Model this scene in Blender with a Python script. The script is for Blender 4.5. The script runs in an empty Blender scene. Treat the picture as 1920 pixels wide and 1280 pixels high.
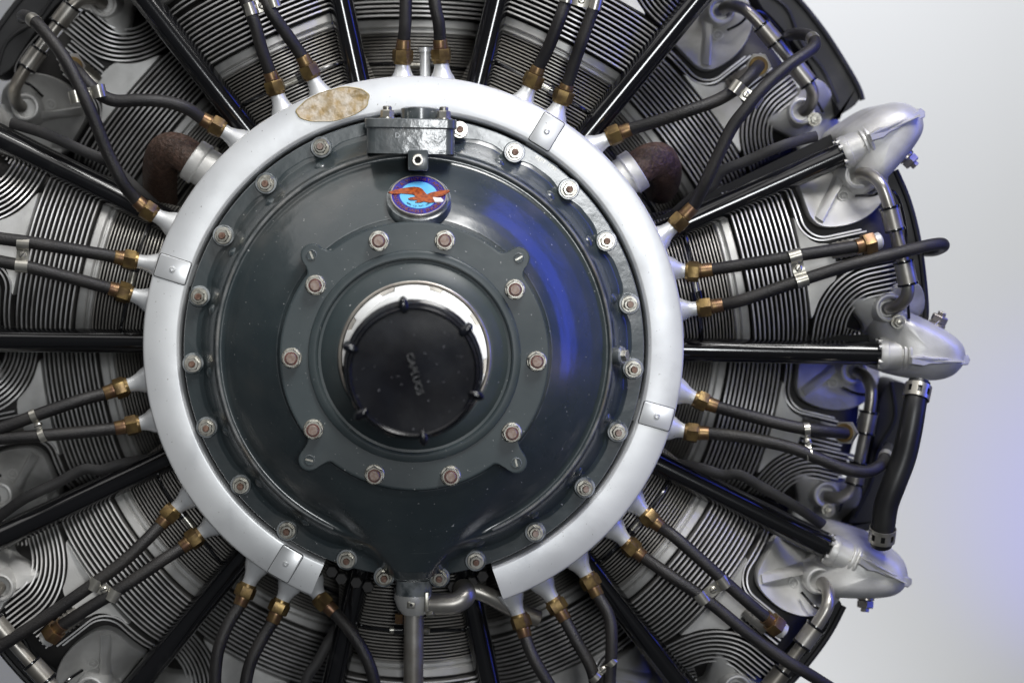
import bpy, math, random
import numpy as np
from mathutils import Matrix, Vector

random.seed(7)
S = bpy.context.scene
COL = S.collection
PI = math.pi
cos, sin = math.cos, math.sin

# ---------------------------------------------------------------- camera, light, exposure
F = 3700.0
CAM = Vector((0.0042, -2.0, 0.1442))
YAW, PITCH, ROLL = 0.04705, 0.0679, 0.01425
RM = (Matrix.Rotation(-YAW, 4, 'Z') @ Matrix.Rotation(PI/2-PITCH, 4, 'X') @ Matrix.Rotation(ROLL, 4, 'Z'))
cd = bpy.data.cameras.new('camera')
cam = bpy.data.objects.new('camera', cd); COL.objects.link(cam)
cam.matrix_world = Matrix.Translation(CAM) @ RM
cd.sensor_width = 36.0; cd.lens = F*36/1920
cd.clip_start = 0.02; cd.clip_end = 60
cd.dof.use_dof = True; cd.dof.focus_distance = 1.97; cd.dof.aperture_fstop = 3.3
S.camera = cam

w = bpy.data.worlds.new('World'); S.world = w; w.use_nodes = True
w.node_tree.nodes['Background'].inputs[0].default_value = (0.80, 0.86, 0.95, 1)
w.node_tree.nodes['Background'].inputs[1].default_value = 0.06
S.view_settings.view_transform = 'Standard'; S.view_settings.look = 'None'
S.view_settings.exposure = 0.0; S.view_settings.gamma = 1.0
S.cycles.use_denoising = True
S.cycles.max_bounces = 6; S.cycles.diffuse_bounces = 3; S.cycles.glossy_bounces = 4
S.cycles.sample_clamp_indirect = 4.0

def area(name, loc, target, sx, sy, power, color):
    l = bpy.data.lights.new(name, 'AREA'); l.shape = 'RECTANGLE'; l.size = sx; l.size_y = sy
    l.energy = power; l.color = color
    o = bpy.data.objects.new(name, l); COL.objects.link(o); o.location = loc
    o.rotation_euler = (Vector(target)-Vector(loc)).to_track_quat('-Z', 'Y').to_euler()
    return o
area('ceiling_softbox', (0.95, -1.7, 2.7), (0.1, 0, 0.1), 1.0, 1.2, 86, (1.0, 0.99, 0.97))
area('ceiling_panel', (-1.0, -1.1, 3.1), (-0.3, -0.2, 0.1), 5.4, 3.6, 72, (1.0, 0.985, 0.965))
area('window_light', (0.45, -3.9, 0.50), (0.1, 0, 0.05), 0.60, 0.75, 43, (0.96, 0.985, 1.0))
area('blue_stage_light', (1.45, -0.20, 0.70), (0.1, -0.08, 0.05), 0.30, 2.4, 11.5, (0.04, 0.08, 1.0))
def spot(name, loc, target, power, color, size, blend, rad):
    l = bpy.data.lights.new(name, 'SPOT'); l.energy = power; l.color = color
    l.spot_size = math.radians(size); l.spot_blend = blend; l.shadow_soft_size = rad
    o = bpy.data.objects.new(name, l); COL.objects.link(o); o.location = loc
    o.rotation_euler = (Vector(target)-Vector(loc)).to_track_quat('-Z', 'Y').to_euler()
    return o
spot('wall_spot_high', (0.4, 1.9, 2.6), (1.6, 4.6, 1.4), 445, (0.96, 0.97, 1.0), 74, 1.0, 0.3)
spot('wall_spot_low', (-0.4, 2.8, -2.6), (0.85, 4.6, -1.75), 270, (1, 1, 1), 66, 1.0, 0.3)
spot('blue_wall_spot', (2.9, 2.9, -1.3), (2.42, 4.6, -0.85), 62, (0.12, 0.11, 1.0), 46, 1.0, 0.1)

# ---------------------------------------------------------------- coordinates
# (u, v, d): right, up, towards the viewer, in metres from the crankshaft axis at the front of the ignition ring
def unp(px, py, d):
    r = RM.to_3x3() @ Vector(((px-960)/F, (640-py)/F, -1.0))
    t = (-d - CAM.y)/r.y
    p = CAM + r*t
    return Vector((p.x, p.z, d))
def RR(px, d): return px*(2.0-d)/F
KU = 1/1823.0

# ---------------------------------------------------------------- materials
def mat(name, c1, c2=None, metal=0.0, rough=0.4, nscale=20, bump=0.0, bscale=200, rvar=0.0, coat=0.0, cr=0.09,
        edge=None, edge_lo=0.52, edge_hi=0.6, dust=None, dscale=6, dlo=0.5, dhi=0.75, damt=0.6, specks=None):
    m = bpy.data.materials.new(name); m.use_nodes = True
    nt = m.node_tree; N = nt.nodes; L = nt.links
    b = N['Principled BSDF']
    b.inputs['Metallic'].default_value = metal; b.inputs['Roughness'].default_value = rough
    b.inputs['Coat Weight'].default_value = coat; b.inputs['Coat Roughness'].default_value = cr
    tc = N.new('ShaderNodeTexCoord'); oi = N.new('ShaderNodeObjectInfo'); va = N.new('ShaderNodeVectorMath'); va.operation = 'MULTIPLY_ADD'
    L.new(oi.outputs['Random'], va.inputs[0]); va.inputs[1].default_value = (31, 17, 23); L.new(tc.outputs['Object'], va.inputs[2]); co = va.outputs[0]
    def noise(sc, det=4):
        n = N.new('ShaderNodeTexNoise'); n.inputs['Scale'].default_value = sc; n.inputs['Detail'].default_value = det
        L.new(co, n.inputs['Vector']); return n.outputs['Fac']
    def ramp(fac, lo, hi):
        r = N.new('ShaderNodeMapRange'); r.inputs[1].default_value = lo; r.inputs[2].default_value = hi
        r.interpolation_type = 'SMOOTHSTEP'
        L.new(fac, r.inputs[0]); return r.outputs[0]
    def mixc(fac, a, bcol):
        x = N.new('ShaderNodeMix'); x.data_type = 'RGBA'
        if isinstance(fac, float): x.inputs[0].default_value = fac
        else: L.new(fac, x.inputs[0])
        for i, s in ((6, a), (7, bcol)):
            if isinstance(s, tuple): x.inputs[i].default_value = (*s, 1)
            else: L.new(s, x.inputs[i])
        return x.outputs[2]
    def mul(fac, k):
        x = N.new('ShaderNodeMath'); x.operation = 'MULTIPLY'; L.new(fac, x.inputs[0]); x.inputs[1].default_value = k
        return x.outputs[0]
    c = c1
    if c2: c = mixc(ramp(noise(nscale), 0.35, 0.65), c1, c2)
    if dust: c = mixc(mul(ramp(noise(dscale, 6), dlo, dhi), damt), c, dust)
    if edge:
        g = N.new('ShaderNodeNewGeometry')
        e = ramp(g.outputs['Pointiness'], edge_lo, edge_hi)
        x = N.new('ShaderNodeMath'); x.operation = 'MULTIPLY'; L.new(e, x.inputs[0]); L.new(ramp(noise(60), 0.35, 0.6), x.inputs[1])
        c = mixc(x.outputs[0], c, edge)
    if specks: c = mixc(mul(ramp(noise(340, 2), 0.735, 0.76), 0.8), c, specks)
    if isinstance(c, tuple): b.inputs['Base Color'].default_value = (*c, 1)
    else: L.new(c, b.inputs['Base Color'])
    if rvar:
        r = N.new('ShaderNodeMapRange'); r.inputs[3].default_value = rough-rvar; r.inputs[4].default_value = rough+rvar
        r.inputs[1].default_value = 0.3; r.inputs[2].default_value = 0.7
        L.new(noise(14, 8), r.inputs[0]); L.new(r.outputs[0], b.inputs['Roughness'])
    if bump:
        bp = N.new('ShaderNodeBump'); bp.inputs['Strength'].default_value = 1.0; bp.inputs['Distance'].default_value = bump
        L.new(noise(bscale, 5), bp.inputs['Height']); L.new(bp.outputs[0], b.inputs['Normal']); L.new(bp.outputs[0], b.inputs['Coat Normal'])
    return m

M = {}
M['paint'] = mat('slate_grey_enamel', (0.030, 0.042, 0.047), (0.042, 0.054, 0.058), rough=0.30, rvar=0.06, coat=0.75, cr=0.16, bump=0.0004, bscale=38,
                 edge=(0.30, 0.32, 0.33), edge_lo=0.53, edge_hi=0.62, dust=(0.16, 0.145, 0.13), dscale=9, dlo=0.52, dhi=0.78, damt=0.45, specks=(0.5, 0.5, 0.5))
M['wornpaint'] = mat('rubbed_grey_enamel', (0.085, 0.095, 0.10), (0.20, 0.205, 0.205), rough=0.35, nscale=45, bump=0.0002, bscale=120, dust=(0.16, 0.12, 0.07), dscale=16, damt=0.5)
M['padpaint'] = mat('scuffed_grey_enamel', (0.060, 0.070, 0.074), (0.095, 0.105, 0.108), rough=0.3, rvar=0.08, coat=0.7, cr=0.12, nscale=35, bump=0.0008, bscale=70, dust=(0.22, 0.22, 0.21), dscale=30, damt=0.5)
M['plate'] = mat('slate_grey_plate_paint', (0.034, 0.048, 0.053), (0.042, 0.056, 0.060), rough=0.42, rvar=0.06, bump=0.00008, bscale=90,
                 edge=(0.34, 0.36, 0.37), edge_lo=0.54, edge_hi=0.64, dust=(0.10, 0.10, 0.095), dscale=12, damt=0.25, specks=(0.5, 0.5, 0.5))
M['silver'] = mat('silver_paint', (0.74, 0.75, 0.755), (0.67, 0.68, 0.69), metal=0.45, rough=0.38, nscale=8, rvar=0.08, bump=0.0004, bscale=14, dust=(0.42, 0.42, 0.42), dscale=26, dlo=0.58, dhi=0.8, damt=0.35, specks=(0.25, 0.24, 0.22))
M['alu'] = mat('cast_aluminium', (0.60, 0.595, 0.58), (0.48, 0.475, 0.46), metal=0.35, rough=0.47, nscale=30, rvar=0.07, bump=0.00015, bscale=700,
               dust=(0.10, 0.085, 0.07), dscale=14, dlo=0.55, dhi=0.8, damt=0.5)
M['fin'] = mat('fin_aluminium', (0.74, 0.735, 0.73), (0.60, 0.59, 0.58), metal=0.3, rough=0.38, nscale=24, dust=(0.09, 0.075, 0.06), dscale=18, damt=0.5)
M['finside'] = mat('shaded_fin_flank', (0.085, 0.082, 0.079), (0.13, 0.125, 0.118), metal=0.2, rough=0.55, nscale=24)  # darker flank colour paints in the shade between the fins
M['barrel'] = mat('barrel_steel', (0.50, 0.48, 0.45), (0.36, 0.34, 0.31), metal=0.4, rough=0.42, nscale=24, dust=(0.06, 0.045, 0.03), dscale=14, damt=0.6)
M['dark'] = mat('dark_casting', (0.018, 0.017, 0.017), (0.03, 0.028, 0.027), metal=0.2, rough=0.6, nscale=30)  # near-black colour for crankcase, barrel core, head body and small dark parts
M['baffle'] = mat('black_baffle_paint', (0.005, 0.005, 0.006), (0.009, 0.009, 0.010), rough=0.58, nscale=9, rvar=0.1, bump=0.0002, bscale=30, dust=(0.05, 0.048, 0.046), dscale=24, damt=0.4)
M['enamel'] = mat('gloss_black_enamel', (0.006, 0.006, 0.007), rough=0.16, coat=0.6, bump=0.00006, bscale=40, dust=(0.05, 0.05, 0.05), dscale=30, dlo=0.6, dhi=0.8, damt=0.3)
M['rubber'] = mat('braided_rubber', (0.011, 0.010, 0.0105), (0.020, 0.018, 0.017), rough=0.50, nscale=30, bump=0.0006, bscale=620, rvar=0.08, dust=(0.035, 0.032, 0.03), dscale=30, dlo=0.5, dhi=0.75, damt=0.5)
M['seal'] = mat('grey_rubber_seal', (0.035, 0.033, 0.033), (0.022, 0.021, 0.021), rough=0.62, nscale=40, bump=0.0003, bscale=300)
M['hose'] = mat('smooth_black_rubber', (0.010, 0.010, 0.011), (0.018, 0.018, 0.018), rough=0.38, nscale=20, bump=0.0002, bscale=60)
M['brass'] = mat('tarnished_brass', (0.24, 0.165, 0.065), (0.13, 0.085, 0.04), metal=0.75, rough=0.36, nscale=90, rvar=0.08, bump=0.0001, bscale=300)
M['copper'] = mat('browned_brass', (0.22, 0.145, 0.065), (0.16, 0.09, 0.055), metal=0.75, rough=0.38, nscale=110)
M['steel'] = mat('plated_steel', (0.44, 0.43, 0.385), (0.25, 0.235, 0.20), metal=0.8, rough=0.36, nscale=160, rvar=0.08)
M['rust'] = mat('rusty_stud', (0.12, 0.06, 0.04), (0.24, 0.15, 0.11), metal=0.3, rough=0.5, nscale=300)
M['studgrey'] = mat('worn_stud_end', (0.30, 0.24, 0.21), (0.22, 0.15, 0.12), metal=0.5, rough=0.45, nscale=300)
M['red'] = mat('red_thread_paint', (0.13, 0.03, 0.022), (0.09, 0.03, 0.024), rough=0.5, nscale=200)
M['nickel'] = mat('nickel_clip', (0.52, 0.50, 0.45), (0.36, 0.345, 0.30), metal=0.8, rough=0.3, nscale=60)
M['capblack'] = mat('glossy_black_plastic', (0.004, 0.004, 0.006), (0.008, 0.009, 0.013), rough=0.15, nscale=18, rvar=0.06, bump=0.00015, bscale=26, specks=(0.25, 0.25, 0.28))
M['capworn'] = mat('rubbed_plastic', (0.02, 0.02, 0.022), (0.012, 0.012, 0.014), rough=0.25, nscale=300, bump=0.0004, bscale=500)
M['white'] = mat('white_nut', (0.88, 0.88, 0.87), (0.82, 0.82, 0.81), metal=0.35, rough=0.3, nscale=20)
M['bezel'] = mat('worn_steel_bezel', (0.50, 0.47, 0.42), (0.36, 0.33, 0.30), metal=0.8, rough=0.35, nscale=60)
M['boot'] = mat('brown_crackled_boot', (0.045, 0.025, 0.017), (0.095, 0.055, 0.040), rough=0.5, nscale=240, bump=0.0020, bscale=330)
M['patch'] = mat('varnished_gold_patch', (0.50, 0.36, 0.18), (0.66, 0.58, 0.46), rough=0.3, nscale=95, bump=0.0016, bscale=110, dust=(0.30, 0.20, 0.07), dscale=120, dlo=0.5, dhi=0.62, damt=0.6)
M['patchrim'] = mat('gold_patch_rim', (0.30, 0.22, 0.08), (0.5, 0.4, 0.2), rough=0.4, nscale=100)
M['black'] = mat('flat_black', (0.006, 0.006, 0.006), rough=0.8)
M['pipe'] = mat('aluminium_pipe', (0.40, 0.385, 0.355), (0.25, 0.23, 0.20), metal=0.75, rough=0.36, nscale=26, rvar=0.06)
M['badgeblue'] = mat('navy_glass_enamel', (0.012, 0.008, 0.30), (0.018, 0.010, 0.22), rough=0.22, nscale=60, coat=0.15)
M['badgesky'] = mat('sky_glass_enamel', (0.13, 0.50, 0.83), (0.15, 0.54, 0.86), rough=0.22, nscale=20, coat=0.15)
M['badgeeagle'] = mat('amber_glass_enamel', (0.42, 0.085, 0.010), (0.20, 0.035, 0.008), rough=0.25, nscale=340, coat=0.15)
M['badgecopper'] = mat('copper_lettering', (0.27, 0.10, 0.075), metal=0.5, rough=0.35)
M['badgeink'] = mat('dark_lettering', (0.03, 0.05, 0.07), rough=0.35)
M['backdrop'] = mat('matt_white_wall', (0.80, 0.81, 0.815), (0.785, 0.795, 0.80), rough=0.9, nscale=0.7)

# ---------------------------------------------------------------- mesh builder
class G:
    def __init__(s): s.v = []; s.f = []; s.m = []
    def add(s, vs, fs, mat=0, X=None):
        n = len(s.v)
        if X is not None: vs = [X @ Vector(p) for p in vs]
        s.v += [tuple(p) for p in vs]
        s.f += [tuple(i+n for i in f) for f in fs]; s.m += [mat]*len(fs); return s
    def lathe(s, prof, n=64, a0=0.0, a1=2*PI, mat=0, X=None, caps=True):
        full = abs(a1-a0-2*PI) < 1e-6
        k = n if full else n+1
        vs = []; fs = []
        P = len(prof)
        for i in range(k):
            a = a0+(a1-a0)*i/n
            for r, h in prof: vs.append((r*cos(a), r*sin(a), h))
        for i in range(n):
            j = (i+1) % k
            for q in range(P-1): fs.append((i*P+q, j*P+q, j*P+q+1, i*P+q+1))
        if not full and caps:
            fs.append(tuple(range(P))[::-1]); fs.append(tuple(n*P+q for q in range(P)))
        return s.add(vs, fs, mat, X)
    def tube(s, pts, r, n=12, mat=0, cap=True, flat=1.0, up=None):
        pts = [Vector(p) for p in pts]; k = len(pts)
        rs = r if isinstance(r, (list, tuple)) else [r]*k
        T = [(pts[min(i+1, k-1)]-pts[max(i-1, 0)]).normalized() for i in range(k)]
        nrm = (Vector(up) if up else Vector((0, 0, 1))); nrm = nrm - T[0]*nrm.dot(T[0])
        if nrm.length < 1e-3: nrm = Vector((0, 1, 0))-T[0]*T[0].y
        nrm.normalize(); vs = []; fs = []
        for i in range(k):
            nrm = nrm - T[i]*nrm.dot(T[i]); nrm.normalize(); b = T[i].cross(nrm)
            for j in range(n):
                a = 2*PI*j/n; vs.append(pts[i]+(nrm*(cos(a)*flat)+b*sin(a))*rs[i])
        for i in range(k-1):
            for j in range(n):
                q = (j+1) % n; fs.append((i*n+j, i*n+q, (i+1)*n+q, (i+1)*n+j))
        if cap:
            fs.append(tuple(range(n))[::-1]); fs.append(tuple((k-1)*n+j for j in range(n)))
        return s.add(vs, fs, mat)
    def loops(s, L, mat=0, X=None, cap0=True, cap1=True):
        """stack of equal-length closed loops of 3-D points"""
        n = len(L[0]); vs = [p for l in L for p in l]; fs = []
        for i in range(len(L)-1):
            for j in range(n):
                q = (j+1) % n; fs.append((i*n+j, i*n+q, (i+1)*n+q, (i+1)*n+j))
        if cap0: fs.append(tuple(range(n))[::-1])
        if cap1: fs.append(tuple((len(L)-1)*n+j for j in range(n)))
        return s.add(vs, fs, mat, X)
    def prism(s, out, d0, d1, bev=0.0, mat=0, X=None):
        if bev:
            L = [[(x, y, d0) for x, y in out], [(x, y, d1-bev) for x, y in out],
                 [(x, y, d1-bev*0.3) for x, y in inset(out, bev*0.3)], [(x, y, d1) for x, y in inset(out, bev)]]
        else: L = [[(x, y, d0) for x, y in out], [(x, y, d1) for x, y in out]]
        return s.loops(L, mat, X)

def area2(o): return sum(o[i][0]*o[(i+1) % len(o)][1]-o[(i+1) % len(o)][0]*o[i][1] for i in range(len(o)))
def inset(o, t):
    sg = 1 if area2(o) > 0 else -1; r = []; n = len(o)
    for i in range(n):
        a, b, c = Vector(o[i-1]), Vector(o[i]), Vector(o[(i+1) % n])
        e1 = (b-a).normalized(); e2 = (c-b).normalized()
        n1 = Vector((-e1.y, e1.x))*sg; n2 = Vector((-e2.y, e2.x))*sg
        m = n1+n2
        if m.length < 1e-6: m = n1
        m = m/max(0.5, m.dot(n1)); r.append((b.x+m.x*t, b.y+m.y*t))
    return r
def smooth(o, it=2, closed=True):
    for _ in range(it):
        r = []; n = len(o)
        for i in range(n if closed else n-1):
            a, b = o[i], o[(i+1) % n]
            r.append(tuple(0.75*p+0.25*q for p, q in zip(a, b))); r.append(tuple(0.25*p+0.75*q for p, q in zip(a, b)))
        if not closed: r = [o[0]]+r+[o[-1]]
        o = r
    return o
def roundrect(cx, cy, w, h, r, k=4, ang=0):
    o = []
    for sx, sy, a0 in ((1, 1, 0), (-1, 1, PI/2), (-1, -1, PI), (1, -1, 1.5*PI)):
        for i in range(k+1):
            a = a0+PI/2*i/k; o.append((sx*(w/2-r)+r*cos(a), sy*(h/2-r)+r*sin(a)))
    c, s_ = cos(ang), sin(ang)
    return [(cx+x*c-y*s_, cy+x*s_+y*c) for x, y in o]
def catmull(P, k=8):
    P = [Vector(p) for p in P]; Q = [P[0]*2-P[1]]+P+[P[-1]*2-P[-2]]; r = []
    for i in range(1, len(Q)-2):
        for j in range(k):
            t = j/k; a, b, c, d = Q[i-1:i+3]
            r.append(0.5*((2*b)+(c-a)*t+(2*a-5*b+4*c-d)*t*t+(3*b-a-3*c+d)*t**3))
    r.append(P[-1]); return r
def frame(o, z, x=None):
    z = Vector(z).normalized(); x = Vector(x) if x else (Vector((0, 0, 1)) if abs(z.z) < 0.9 else Vector((1, 0, 0)))
    x = (x-z*x.dot(z)).normalized(); y = z.cross(x)
    m = Matrix((x, y, z)).transposed().to_4x4(); m.translation = Vector(o); return m
def mesh(name, g, mats, angle=32):
    me = bpy.data.meshes.new(name)
    me.from_pydata([(x, -z, y) for x, y, z in g.v], [], g.f)
    for k in mats: me.materials.append(M[k])
    me.polygons.foreach_set('material_index', g.m)
    me.polygons.foreach_set('use_smooth', [True]*len(g.f))
    me.update(); me.set_sharp_from_angle(angle=math.radians(angle)); return me
def put(name, me, parent=None, ang=0.0, back=0.0, label=None, kind=None):
    o = bpy.data.objects.new(name, me); COL.objects.link(o)
    if parent: o.parent = parent
    if ang: o.rotation_euler = (0, -ang, 0)
    if back: o.location = (0, back, 0)
    if label: o['label'] = label
    if kind: o['kind'] = kind
    return o
def obj(name, g, mats, parent=None, angle=32, **k):
    return put(name, mesh(name, g, mats if isinstance(mats, (list, tuple)) else [mats], angle), parent, **k)
def hexprof(r, h0, h1, c=0.12):
    return [(0, h0), (r, h0), (r, h1-r*c), (r*(1-c), h1), (0, h1)]
def glyphs(txt, size, extrude=0.0, align='CENTER'):
    cu = bpy.data.curves.new('lettering', 'FONT'); cu.body = txt; cu.size = size; cu.extrude = extrude; cu.align_x = align
    cu.resolution_u = 3
    o = bpy.data.objects.new('lettering', cu); COL.objects.link(o)
    dg = bpy.context.evaluated_depsgraph_get(); dg.update(); me = o.evaluated_get(dg).to_mesh()
    vs = [tuple(v.co) for v in me.vertices]; fs = [tuple(p.vertices) for p in me.polygons]
    o.evaluated_get(dg).to_mesh_clear(); bpy.data.objects.remove(o); bpy.data.curves.remove(cu)
    return vs, fs

# ---------------------------------------------------------------- backdrop
g = G(); g.add([(-9, -5, -4.6), (9, -5, -4.6), (9, 6, -4.6), (-9, 6, -4.6)], [(0, 1, 2, 3)])
wall = obj('backdrop_wall', g, 'backdrop', kind='structure')
wall['label'] = 'plain pale wall behind the engine with a soft blue glow at lower right'

eng = bpy.data.objects.new('radial_engine', None); COL.objects.link(eng)
eng['label'] = 'two-row radial aircraft engine seen nose-on, slate grey nose case inside a silver ignition ring'
eng['category'] = 'aircraft engine'

STEP = 2*PI/14
# ---------------------------------------------------------------- crankcase and core
g = G(); g.lathe([(0, -0.02), (0.20, -0.02), (0.218, -0.03), (0.232, -0.035), (0.238, -0.06), (0.235, -0.40), (0, -0.40)], 96)
obj('crankcase', g, 'dark', eng)
g = G(); g.lathe([(0.20, -0.335), (0.535, -0.335), (0.535, -0.345), (0.20, -0.345)], 112)
obj('rear_baffle', g, 'black', eng)

# ---------------------------------------------------------------- nose case: polar height field
nuts_px = [(602, 276), (965, 285), (498, 344), (1067, 355), (418, 442), (1138, 452), (373, 556), (1181, 570), (361, 682), (1188, 692),
           (387, 802), (1159, 810), (451, 910), (1097, 915), (538, 995), (1004, 998), (650, 1050), (892, 1052), (720, 1082), (824, 1083), (862, 243)]
ND = 0.014
nut_pos = [unp(x, y, ND) for x, y in nuts_px]
prof = [(435, 0.0045), (408, 0.0045), (400, 0.0065), (388, 0.018), (378, 0.029), (372, 0.034), (368, 0.035), (363, 0.0335), (356, 0.0345), (348, 0.0395),
        (335, 0.048), (320, 0.0567), (305, 0.0652), (290, 0.073), (275, 0.0797), (260, 0.0855), (250, 0.089), (150, 0.098)]
PR = np.array([RR(p, d) for p, d in prof]); PD = np.array([d for p, d in prof])
NPX = np.array([p.x for p in nut_pos]); NPY = np.array([p.y for p in nut_pos])
def hcase(r, a, x, y):
    # scalloped wall foot: pulled inward next to each stud
    near = float(np.min(np.hypot(x-NPX, y-NPY)))
    rr = r
    if r > RR(372, .034):
        k = max(0.0, 1-near/0.024); k = k*k*(3-2*k)
        rr = r + k*0.0050*min(1, (r-RR(372, .034))/0.006)
    h = float(np.interp(rr, PR[::-1], PD[::-1]))
    # sump lobe at the bottom
    da = math.atan2(-x, -y)          # 0 straight down
    px_ = r*F/(2.0-0.06)
    if px_ > 250 and abs(da) < 0.9:
        lim = float(np.interp(px_, (250, 300, 340, 380, 420, 438, 446), (0.084, 0.076, 0.070, 0.060, 0.049, 0.040, 0.0)))
        hw = float(np.interp(px_, (250, 300, 340, 380, 420, 446), (0.085, 0.078, 0.062, 0.046, 0.028, 0.020)))
        q = abs(x)/hw
        e = 1/(1+math.exp((q-1.0)*6.5))
        e = e/(1/(1+math.exp(-6.5)))
        h = h + max(0, lim-h)*min(1, e)
    return h
g = G(); NA = 620
rad = np.concatenate([np.linspace(0.05, RR(262, .09), 8), np.linspace(RR(258, .09), RR(376, .03), 44), np.linspace(RR(374, .03), RR(400, 0), 30), np.linspace(RR(402, 0), RR(429, 0), 22)])
vs = []; fs = []
NRd = len(rad)+2
for i in range(NA):
    a = 2*PI*i/NA
    wob = 0.0
    ext = 0.0
    dd = abs((a-1.5*PI+PI) % (2*PI)-PI)
    if dd < 0.16: ext = 0.006*(1-(dd/0.16)**2)
    for j, r in enumerate(rad):
        r2 = r + (ext*(j/(len(rad)-1))**8)
        x, y = r2*cos(a), r2*sin(a)
        vs.append((x, y, hcase(r2, a, x, y)))
    r2 = rad[-1]+ext+0.0012; x, y = r2*cos(a), r2*sin(a)
    h = vs[-1][2]
    vs.append((x, y, h-0.0015)); vs.append((x, y, -0.02))
for i in range(NA):
    k = (i+1) % NA
    for j in range(NRd-1): fs.append((i*NRd+j, k*NRd+j, k*NRd+j+1, i*NRd+j+1)[::-1])
g.add(vs, fs)
for p in nut_pos[:20]:
    g.lathe([(0.0112, -0.012), (0.0108, 0.0096), (0.0101, 0.0104), (0, 0.0104)], 32, X=Matrix.Translation((p.x, p.y, 0)))
case = obj('nose_case', g, 'paint', eng, angle=40)

# bosses between studs (small casting bumps on the wall) and raised pads
g = G()
for p in nut_pos[:18]:
    a = math.atan2(p.y, p.x)+0.045
    r = RR(384, .02); c = Vector((r*cos(a), r*sin(a), 0.0205))
    g.lathe([(0.0, 0.0024), (0.0030, 0.0020), (0.0055, 0.0003), (0.0062, -0.004)], 16, X=frame(c, (cos(a)*.7, sin(a)*.7, 1)))
obj('casting_boss', g, 'paint', case, kind='stuff')

g = G(); rbd = RR(369.5, .035)
g.lathe([(rbd+0.0017*cos(t), 0.0353+0.0017*sin(t)) for t in np.linspace(-0.3, PI+0.3, 9)], 260, math.radians(-66), math.radians(246))
obj('casting_bead', g, 'wornpaint', case)
# flange nuts
def nutmesh(name, rw, rn, rs, mats, studh, hexn=6):
    g = G()
    g.lathe([(rw*0.9, -0.004), (rw, -0.003), (rw, 0.0012), (rw*0.94, 0.0018), (0, 0.0018)], 24, mat=0)
    rot = Matrix.Rotation(0.3, 4, 'Z')
    g.lathe([(rn, 0.0015), (rn, 0.0075), (rn*0.9, 0.0088), (rs*1.12, 0.0088), (rs*1.1, 0.0070), (0, 0.0070)], hexn, mat=0, X=rot)
    g.lathe([(rn*0.86, 0.0083), (rn*0.84, 0.0094), (rs*1.1, 0.0094), (rs*1.05, 0.0075)], 24, mat=0)
    if len(mats) > 2: g.lathe([(rs*1.28, 0.0090), (rs*1.22, 0.0102), (rs, 0.0102)], 20, mat=2)
    g.lathe([(rs, 0.004), (rs, studh-0.001), (rs*0.85, studh), (0, studh)], 20, mat=1)
    return mesh(name, g, mats, 28)
fms = [nutmesh('flange_nut', 0.0087, 0.0065, 0.0034, ['steel', 'rust'], 0.0135), nutmesh('flange_nut', 0.0085, 0.0063, 0.0034, ['steel', 'studgrey'], 0.0142), nutmesh('flange_nut', 0.0087, 0.0066, 0.0033, ['nickel', 'rust'], 0.0125)]
for i, p in enumerate(nut_pos):
    o = put('flange_nut', random.choice(fms), case); o.location = (p.x, -0.0103, p.y); o.rotation_euler = (random.uniform(-.04, .04), random.uniform(0, 6), random.uniform(-.04, .04))

# thrust plate with four ears
g = G(); D0 = 0.100; D1 = 0.110
ears = [unp(x, y, D1) for x, y in ((584, 478), (973, 484), (580, 862), (968, 867))]
out = []
RP = RR(253, D1)
N = 1500
for i in range(N):
    a = 2*PI*i/N; r = RP
    for e in ears:
        ea = math.atan2(e.y, e.x); da = (a-ea+PI) % (2*PI)-PI; er = math.hypot(e.x, e.y)
        # ear circle radius .011 about er, filleted
        rr = 0.0105
        s_ = er*sin(da)
        if cos(da) < 0: continue
        if abs(s_) < rr: r = max(r, er*cos(da)+math.sqrt(rr*rr-s_*s_))
        elif abs(s_) < 0.020:
            t = (abs(s_)-rr)/(0.020-rr); r = max(r, RP+(er-RP)*(1-t)**2.6)
    out.append((r*cos(a), r*sin(a)))
g.loops([[(x*f, y*f, h) for x, y in out] for f, h in ((1, D0-0.02), (1, D1-0.0012), (0.997, D1-0.0002), (0.992, D1), (0.98, D1), (0.75, D1))])
plate = obj('thrust_plate', g, 'plate', eng, angle=35)
g = G()
pc = lambda px, d: RR(px, d)
g.lathe([(pc(200, .11), 0.1095), (pc(199, .113), 0.1128), (pc(195, .113), 0.114), (pc(186, .113), 0.114), (pc(183, .113), 0.1130),
         (pc(181, .112), 0.1105), (pc(176, .112), 0.1102), (pc(174, .113), 0.1112), (pc(150, .12), 0.1172), (pc(146, .12), 0.1178), (pc(143, .12), 0.1178)], 160)
obj('raised_collar', g, 'plate', plate)
tn = nutmesh('thrust_nut', 0.0098, 0.0091, 0.0052, ['steel', 'studgrey', 'red'], 0.0112)
for x, y in ((710, 452), (834, 451), (591, 535), (966, 543), (546, 672), (1007, 678), (587, 806), (960, 812), (702, 891), (845, 893)):
    p = unp(x, y, D1+0.008)
    o = put('thrust_nut', tn, plate); o.location = (p.x, -D1-0.0012, p.y); o.rotation_euler = (0, random.uniform(0, 6), 0)
g = G()
g.lathe([(0.0052, 0.0001), (0.0052, 0.0012), (0.0044, 0.0016), (0.0040, 0.0006), (0, 0.0006)], 20)
g.prism([(-0.0038, -0.0008), (0.0038, -0.0008), (0.0038, 0.0008), (-0.0038, 0.0008)], 0.0005, 0.0010, mat=1)
sm = mesh('ear_screw', g, ['plate', 'steel'])
for e in ears:
    o = put('ear_screw', sm, plate); o.location = (e.x, -D1, e.y); o.rotation_euler = (0, random.uniform(0, 3), 0)

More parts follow.
